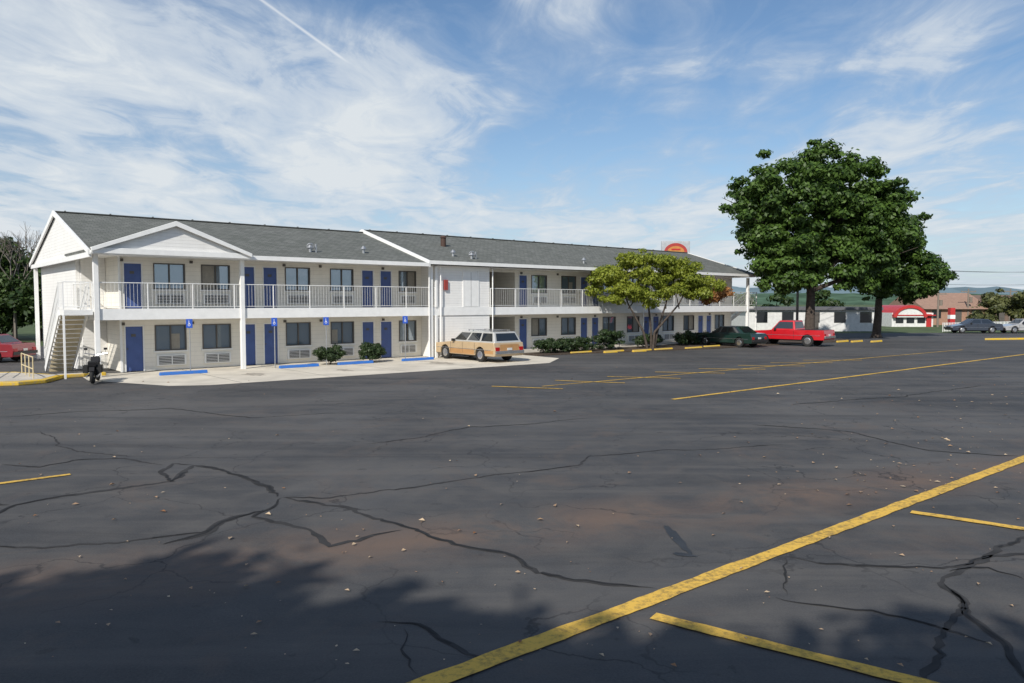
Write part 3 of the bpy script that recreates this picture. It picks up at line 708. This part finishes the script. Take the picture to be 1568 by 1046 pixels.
    if kind in('wagon','suv'):
        for y in (-.5,.5): ch.box(t1+.2,t0-.3,y-.015,y+.015,zt+.05,zt+.075)
        for x in (t1+.4,-.3,): ch.box(x-.015,x+.015,-.5,.5,zt+.05,zt+.07); 
        for x in (t1+.25,-.35,t0-.35):
            for y in (-.5,.5): ch.box(x-.02,x+.02,y-.02,y+.02,zt-.01,zt+.06)
    if kind=='pickup':
        bk.box(-2.5,-.70,-W2+.12,W2-.12,z0+.03,sp['top'][5][1]+.004)  # not trim: dark slab painted in for the shaded hollow of the bed
    if trim:
        tm=M()
        for sy in (-1,1):
            a,b=sorted((sy*W2,sy*(W2+.003))); tm.box(sp['xr']+ra+.04,sp['xf']-ra-.04,a,b,z0-.58,z0-.35); tm.box(-L2+.12,sp['xr']-ra+.02,a,b,z0-.5,z0-.35)
        tm.box(-L2-.004,-L2+.0,-W2+.34,W2-.34,z0-.42,z0-.05)
        tm.obj('wood_panel',trim,e)
    ch.obj('chrome_trim',m_chr,e,bevel=.008); bk.obj('black_trim',m_blk,e)
    return e
hd=Vector((-.65,.76)).normalized(); side=Vector((hd.y,-hd.x))
rl_=Vector((-.95,37.0)); ctr=rl_+hd*2.4+side*.9
vehicle('station_wagon',ctr,math.atan2(hd.y,hd.x),'wagon',carpaint('tan_paint',(.50,.37,.22)),carpaint('silver_tan',(.46,.46,.44)),1.05,simple('wood_grain',(.40,.22,.09),.5))
hd=Vector((-.62,.785)).normalized()
x,y=g(1140,532); vehicle('sedan_car',(x-.6,y+1.4),math.atan2(hd.y,hd.x),'sedan',carpaint('dark_green_paint',(.012,.035,.028)))
hd=Vector((-.72,.69)).normalized()
x,y=g(1222,530); vehicle('pickup_truck',(x-.1,y+1.0),math.atan2(hd.y,hd.x),'pickup',carpaint('red_paint_car',(.55,.012,.02)))
vehicle('red_sedan_car',(-26.9,38.0),math.radians(178),'sedan',carpaint('maroon',(.22,.010,.018)))
# motorcycle
x,y=g(146,586); e=empty('motorcycle',(x,y,.006),math.radians(112))
q=M(); 
for cx,r in ((.75,.25),(-.65,.24)): q.torus((cx,0,.32),(0,1,0),r,.07)
q.obj('tyres',m_rub,e,smooth=True)
q=M()
for cx in (.75,-.65):
    q.cyl((cx,-.05,.32),(cx,.05,.32),.06,n=10)
    for i in range(8): a=math.pi*i/4; q.cyl((cx,0,.32),(cx+.2*math.cos(a),0,.32+.2*math.sin(a)),.008,n=5)
for sy in (-.09,.09): q.cyl((.76,sy,.32),(.45,sy,.98),.022,n=8)
q.cyl((.38,-.38,1.08),(.45,0,1.0),.014,n=8); q.cyl((.38,.38,1.08),(.45,0,1.0),.014,n=8)
q.cyl((.55,0,.86),(.66,0,.86),.10,.09,n=14); q.cyl((.0,-.13,.33),(-.8,-.17,.30),.04,n=10); q.cyl((.0,.13,.33),(-.8,.17,.30),.04,n=10)
for sy in (-.33,.33): q.cyl((.36,sy,1.08),(.34,sy,1.24),.008,n=6)
q.obj('chrome_parts',m_chr,e)
q=M(); q.prism([(.42,.74),(.36,.92),(.1,.96),(-.08,.78),(-.1,.7)],'y',-.14,.14); q.prism([(-.05,.68),(-.1,.8),(-.45,.74),(-.62,.86),(-.85,.82),(-.8,.66),(-.4,.62)],'y',-.13,.13)
q.prism([(.5,.56),(.62,.68),(.85,.66),(1.0,.52),(.9,.6),(.76,.63)],'y',-.07,.07); q.prism([(-.95,.5),(-.85,.64),(-.6,.66),(-.45,.58),(-.6,.6),(-.8,.58)],'y',-.09,.09)
for sy in (-.39,.27): q.box(.33,.35,sy,sy+.12,1.2,1.28)
q.obj('tank_seat_fenders',simple('bike_black',(.02,.02,.022),.7,spec=.2),e,bevel=.03,seg=3)
q=M(); q.box(-.2,.3,-.14,.14,.28,.62); 
for k_ in range(4): q.box(-.15,.25,-.18,.18,.36+k_*.07,.385+k_*.07)
q.cyl((-.05,.18,.02),(-.02,.14,.34),.015,n=6)
for sy in (-.3,.14): q.box(-.75,-.3,sy,sy+.16,.42,.70)
q.obj('engine_and_bags',m_rub,e,bevel=.02)

# ------------------------------------------------------------------ distance, right side
def bldg(name,x0,x1,y0,y1,h,wallm,roofm,ov=.3,fl=True):
    e=empty(name,(x0,y0,0)); q=M(); a=x1-x0;b=y1-y0; q.box(0,a,0,b,0,h); q.obj('walls',wallm,e)
    q=M()
    if fl: q.box(-ov,a+ov,-ov,b+ov,h+.002,h+.3)
    else: q.prism([(-ov,h),(b+ov,h),(b/2,h+b*.22)],'x',-ov,a+ov)
    q.obj('roof',roofm,e); q=M()
    n=max(2,int(a/2.6))
    for i in range(n):
        x=a*(i+.5)/n; q.box(x-.6,x+.6,-.04,-.002,.9,2.0 if h<3.5 else 2.3)
    q.obj('windows',m_cg,e); q=M(); q.box(a*.47,a*.47+.9,-.06,-.002,0,min(2.0,h-.05)); q.obj('door',m_frame,e); return e
m_sw=simple('stucco_white',(.66,.66,.64),.7); m_brk=simple('tan_brick',(.34,.20,.14),.85); m_brn=simple('brown_roof',(.16,.11,.085),.9)
bldg('white_commercial_building',24.5,38,78,88,2.2,m_sw,simple('dark_roof_edge',(.12,.12,.13),.8))
bldg('brick_commercial_building',55,63,100,110,2.1,m_brk,simple('terracotta_roof',(.30,.19,.14),.9),.5,False)
bldg('brown_shop_building',72,81,118,126,2.4,m_brn,m_brn,.4,False)
e=empty('arched_restaurant_building',(46.6,92,0),0,.78); q=M(); q.box(0,6.5,.5,9,0,2.2); q.obj('walls',m_sw,e)
q=M(); pts=[(2.6+2.6*math.cos(t),1.5+1.9*math.sin(t)) for t in np.linspace(0,math.pi,20)]
inn=[(2.6+2.15*math.cos(t),1.5+1.45*math.sin(t)) for t in np.linspace(math.pi,0,20)]
q.prism(pts+inn,'y',-.2,8); q.obj('red_arch',m_red,e)
q=M(); q.prism([(2.6+2.13*math.cos(t),1.5+1.43*math.sin(t)) for t in np.linspace(0,math.pi,20)],'y',.0,7.9); q.obj('arch_infill',m_sw,e)
q=M()
for x in (.6,2.3,4.0): q.box(x,x+1.2,.42,.498,.6,1.7)
q.obj('windows',m_cg,e); q=M(); q.box(5.4,6.2,.42,.498,0,2.0); q.box(0,6.6,-.1,.49,1.75,1.9); q.obj('door_and_band',m_red,e)
e=empty('red_white_sign_tower',(56.0,96,0)); q=M(); q.box(-.3,.3,-.3,.3,0,2.3); q.obj('base',m_red,e); q=M(); q.box(-.32,.32,-.32,.32,.9,1.4); q.obj('band',m_white,e)
e=empty('white_picket_fence',(0,0,0)); q=M(); a=Vector((43.5,76,0)); b=Vector((55,82,0))
railrun(q,a,b,.9,.2,2.5)
n_=50
for i in range(n_): p=a.lerp(b,i/n_); q.beam(p+Vector((0,0,.05)),p+Vector((0,0,.95)),.06,.03)
q.obj('pickets',m_white,e)
e=empty('motel_pylon_sign',(16.2,75,0)); q=M()
for x in (-.9,.9): q.cyl((x,0,0),(x,0,7.7),.12,n=10)
q.obj('poles',m_metal,e); q=M(); q.box(-1.4,1.4,-.15,.15,7.6,9.05); q.obj('panel',simple('sign_grey_white',(.42,.44,.46),.5),e,bevel=.03)
q=M(); q.prism([(1.15*math.cos(t),7.95+.9*math.sin(t)) for t in np.linspace(0,math.pi,18)],'y',-.18,-.152); q.obj('red_arch',simple('sign_dull_red',(.38,.05,.04),.5),e)
q=M(); q.prism([(.85*math.cos(t),7.97+.58*math.sin(t)) for t in np.linspace(0,math.pi,18)],'y',-.20,-.182); q.obj('yellow_panel',simple('sign_gold',(.5,.22,.06),.5),e)
q=M(); q.box(-.45,.45,-.22,-.202,8.15,8.3); q.obj('lettering',m_red,e)
m_pole=simple('weathered_wood',(.20,.17,.14),.9)
pp=[(26.5,70,7.2),(66,88,6.9),(125,95,7.2)]
def upole(x,y,H):
    e=empty('utility_pole',(x,y,0)); q=M(); q.cyl((0,0,0),(0,0,H),.13,.09,n=10); q.beam((-1,0,H-.4),(1,0,H-.4),.1,.12); q.cyl((.35,0,H-1.8),(.35,0,H-1.1),.18,n=10)
    for k_ in (-.9,-.4,.9): q.cyl((k_,0,H-.34),(k_,0,H-.2),.03,n=6)
    q.obj('pole',m_pole,e)
for p in pp: upole(*p)
upole(52.0,92,4.4); upole(60.5,100,4.8); upole(74,112,5.0)
e=empty('power_lines'); q=M()
for (x0,y0,h0),(x1,y1,h1) in zip(pp,pp[1:]):
    for k_,zz_ in ((-.9,-.2),(.9,-.2),(0,-1.6)):
        prev=None
        for i in range(13):
            f=i/12; p=Vector((x0+k_+(x1-x0)*f,y0+(y1-y0)*f,h0+(h1-h0)*f+zz_-.6*4*f*(1-f)))
            if prev: q.cyl(prev,p,.016,n=5,cap=False)
            prev=p
q.obj('wires',m_blk,e)
m_hill=simple('hill_forest_haze_tint',(.075,.125,.085),1,var=.4,scale=.03,spec=0)  # distance haze is mixed into the dull blue-green base colour
def hills(name,y0,h,seed,mat,dx=0):
    rng=np.random.RandomState(seed); q=M(); nx=160; xs=np.linspace(-1500,2300,nx); ph=rng.rand(6)*6
    H=[h*(.72+.16*math.sin(x/310+ph[0])+.10*math.sin(x/120+ph[1])+.04*math.sin(x/37+ph[2])+.02*rng.randn()) for x in xs]
    prof=[(0,0),(60,.45),(130,.8),(220,1),(360,.9)]
    vs=[];fs=[]
    for dy,f in prof:
        for i,x in enumerate(xs): vs.append((x,y0+dy+rng.randn()*5,H[i]*f*(1+.05*rng.randn())-.2))
    for j in range(len(prof)-1):
        for i in range(nx-1): fs.append((j*nx+i,j*nx+i+1,(j+1)*nx+i+1,(j+1)*nx+i))
    q.add(vs,fs); q.obj(name,mat,smooth=True)
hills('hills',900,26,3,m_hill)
hills('hills',1500,58,11,simple('hill_far_haze_tint',(.15,.21,.24),1,var=.15,scale=.01,spec=0))  # paler, bluer base colour carries the haze of the farther ridge
def mass(name,pts,mat,n,size,per=7,rr=(.8,1.6)):
    e=empty(name); lobes=[(x,y,z*.55,r,r,z*.45) for x,y,z,r in pts]; q=M()
    for x,y,z,r in pts: q.cyl((x,y,0),(x,y,z*.7),.16,.05,8,False)
    q.obj('trunks',m_bark,e); leaves('foliage',mat,subclumps(lobes,per,*rr),n,size,e,fill=.6,spread=.12)
mass('background_trees',[(random.uniform(-58,-40),random.uniform(56,64),random.uniform(6.8,9.2),2.6) for _ in range(16)]+[(-37.5,60,6.4,2.0),(-35.5,60,6.0,1.8),(-39,59,8.0,2.4),(-40.5,60,8.6,2.6),(-36.5,58,6.6,2.0),(-34.5,58,5.6,1.8)],m_dkl,64000,.2,15)
pts=[]
for i in range(46):
    px=random.uniform(1395,1640); yy=random.uniform(125,210); pts.append(((px-784)/F*yy,yy,random.uniform(2.0,4.2),random.uniform(2.0,3.2)))
mass('background_trees',pts,foliage('distant_leaves',(.03,.055,.025),(.11,.14,.05),.1,.3),30000,.36,8,(.8,1.5))
pts=[((px-784)/F*100,100,z_,2.0) for px,z_ in ((1528,4.6),(1548,5.3),(1575,6.0),(1500,3.0))]
mass('background_trees',pts,foliage('autumn_leaves',(.05,.065,.03),(.15,.16,.05),.2,.3),9000,.24,10,(.6,1.1))
mass('background_trees',[(x,y,4.2,2.4) for x,y in ((27,92),(33,94),(39,96))],m_dkl,6000,.28,8)
e=empty('bare_tree',(-37.6,57,0)); q=M()
def twig(p,d,r,L,k):
    e2=p+d*L; q.cyl(p,e2,r,r*.65,5,False)
    if k==0: return
    for i in range(3): twig(p.lerp(e2,random.uniform(.6,1)),(d+Vector((random.gauss(0,.4),random.gauss(0,.4),random.gauss(.05,.25)))).normalized(),r*.6,L*.74,k-1)
twig(Vector((0,0,0)),Vector((0,0,1)),.14,3.3,5); q.obj('branches',simple('grey_bark',(.16,.14,.12),.9),e)
for (px,py,kd,c,yw) in ((1490,510,'sedan',(.04,.05,.07),175),(1566,510,'sedan',(.4,.4,.4),182)):
    x,y=g(px,py); vehicle('distant_sedan_car',(x,y),math.radians(yw),kd,carpaint('far_paint',c))
q=M(); a,b=g(1508,521),g(1660,519); P_=[a,b,(b[0]+.3,b[1]+.5),(a[0]+.3,a[1]+.5)]; q.prism(P_,'z',0,.14); q.obj('yellow_kerb',m_yelk,bevel=.02)
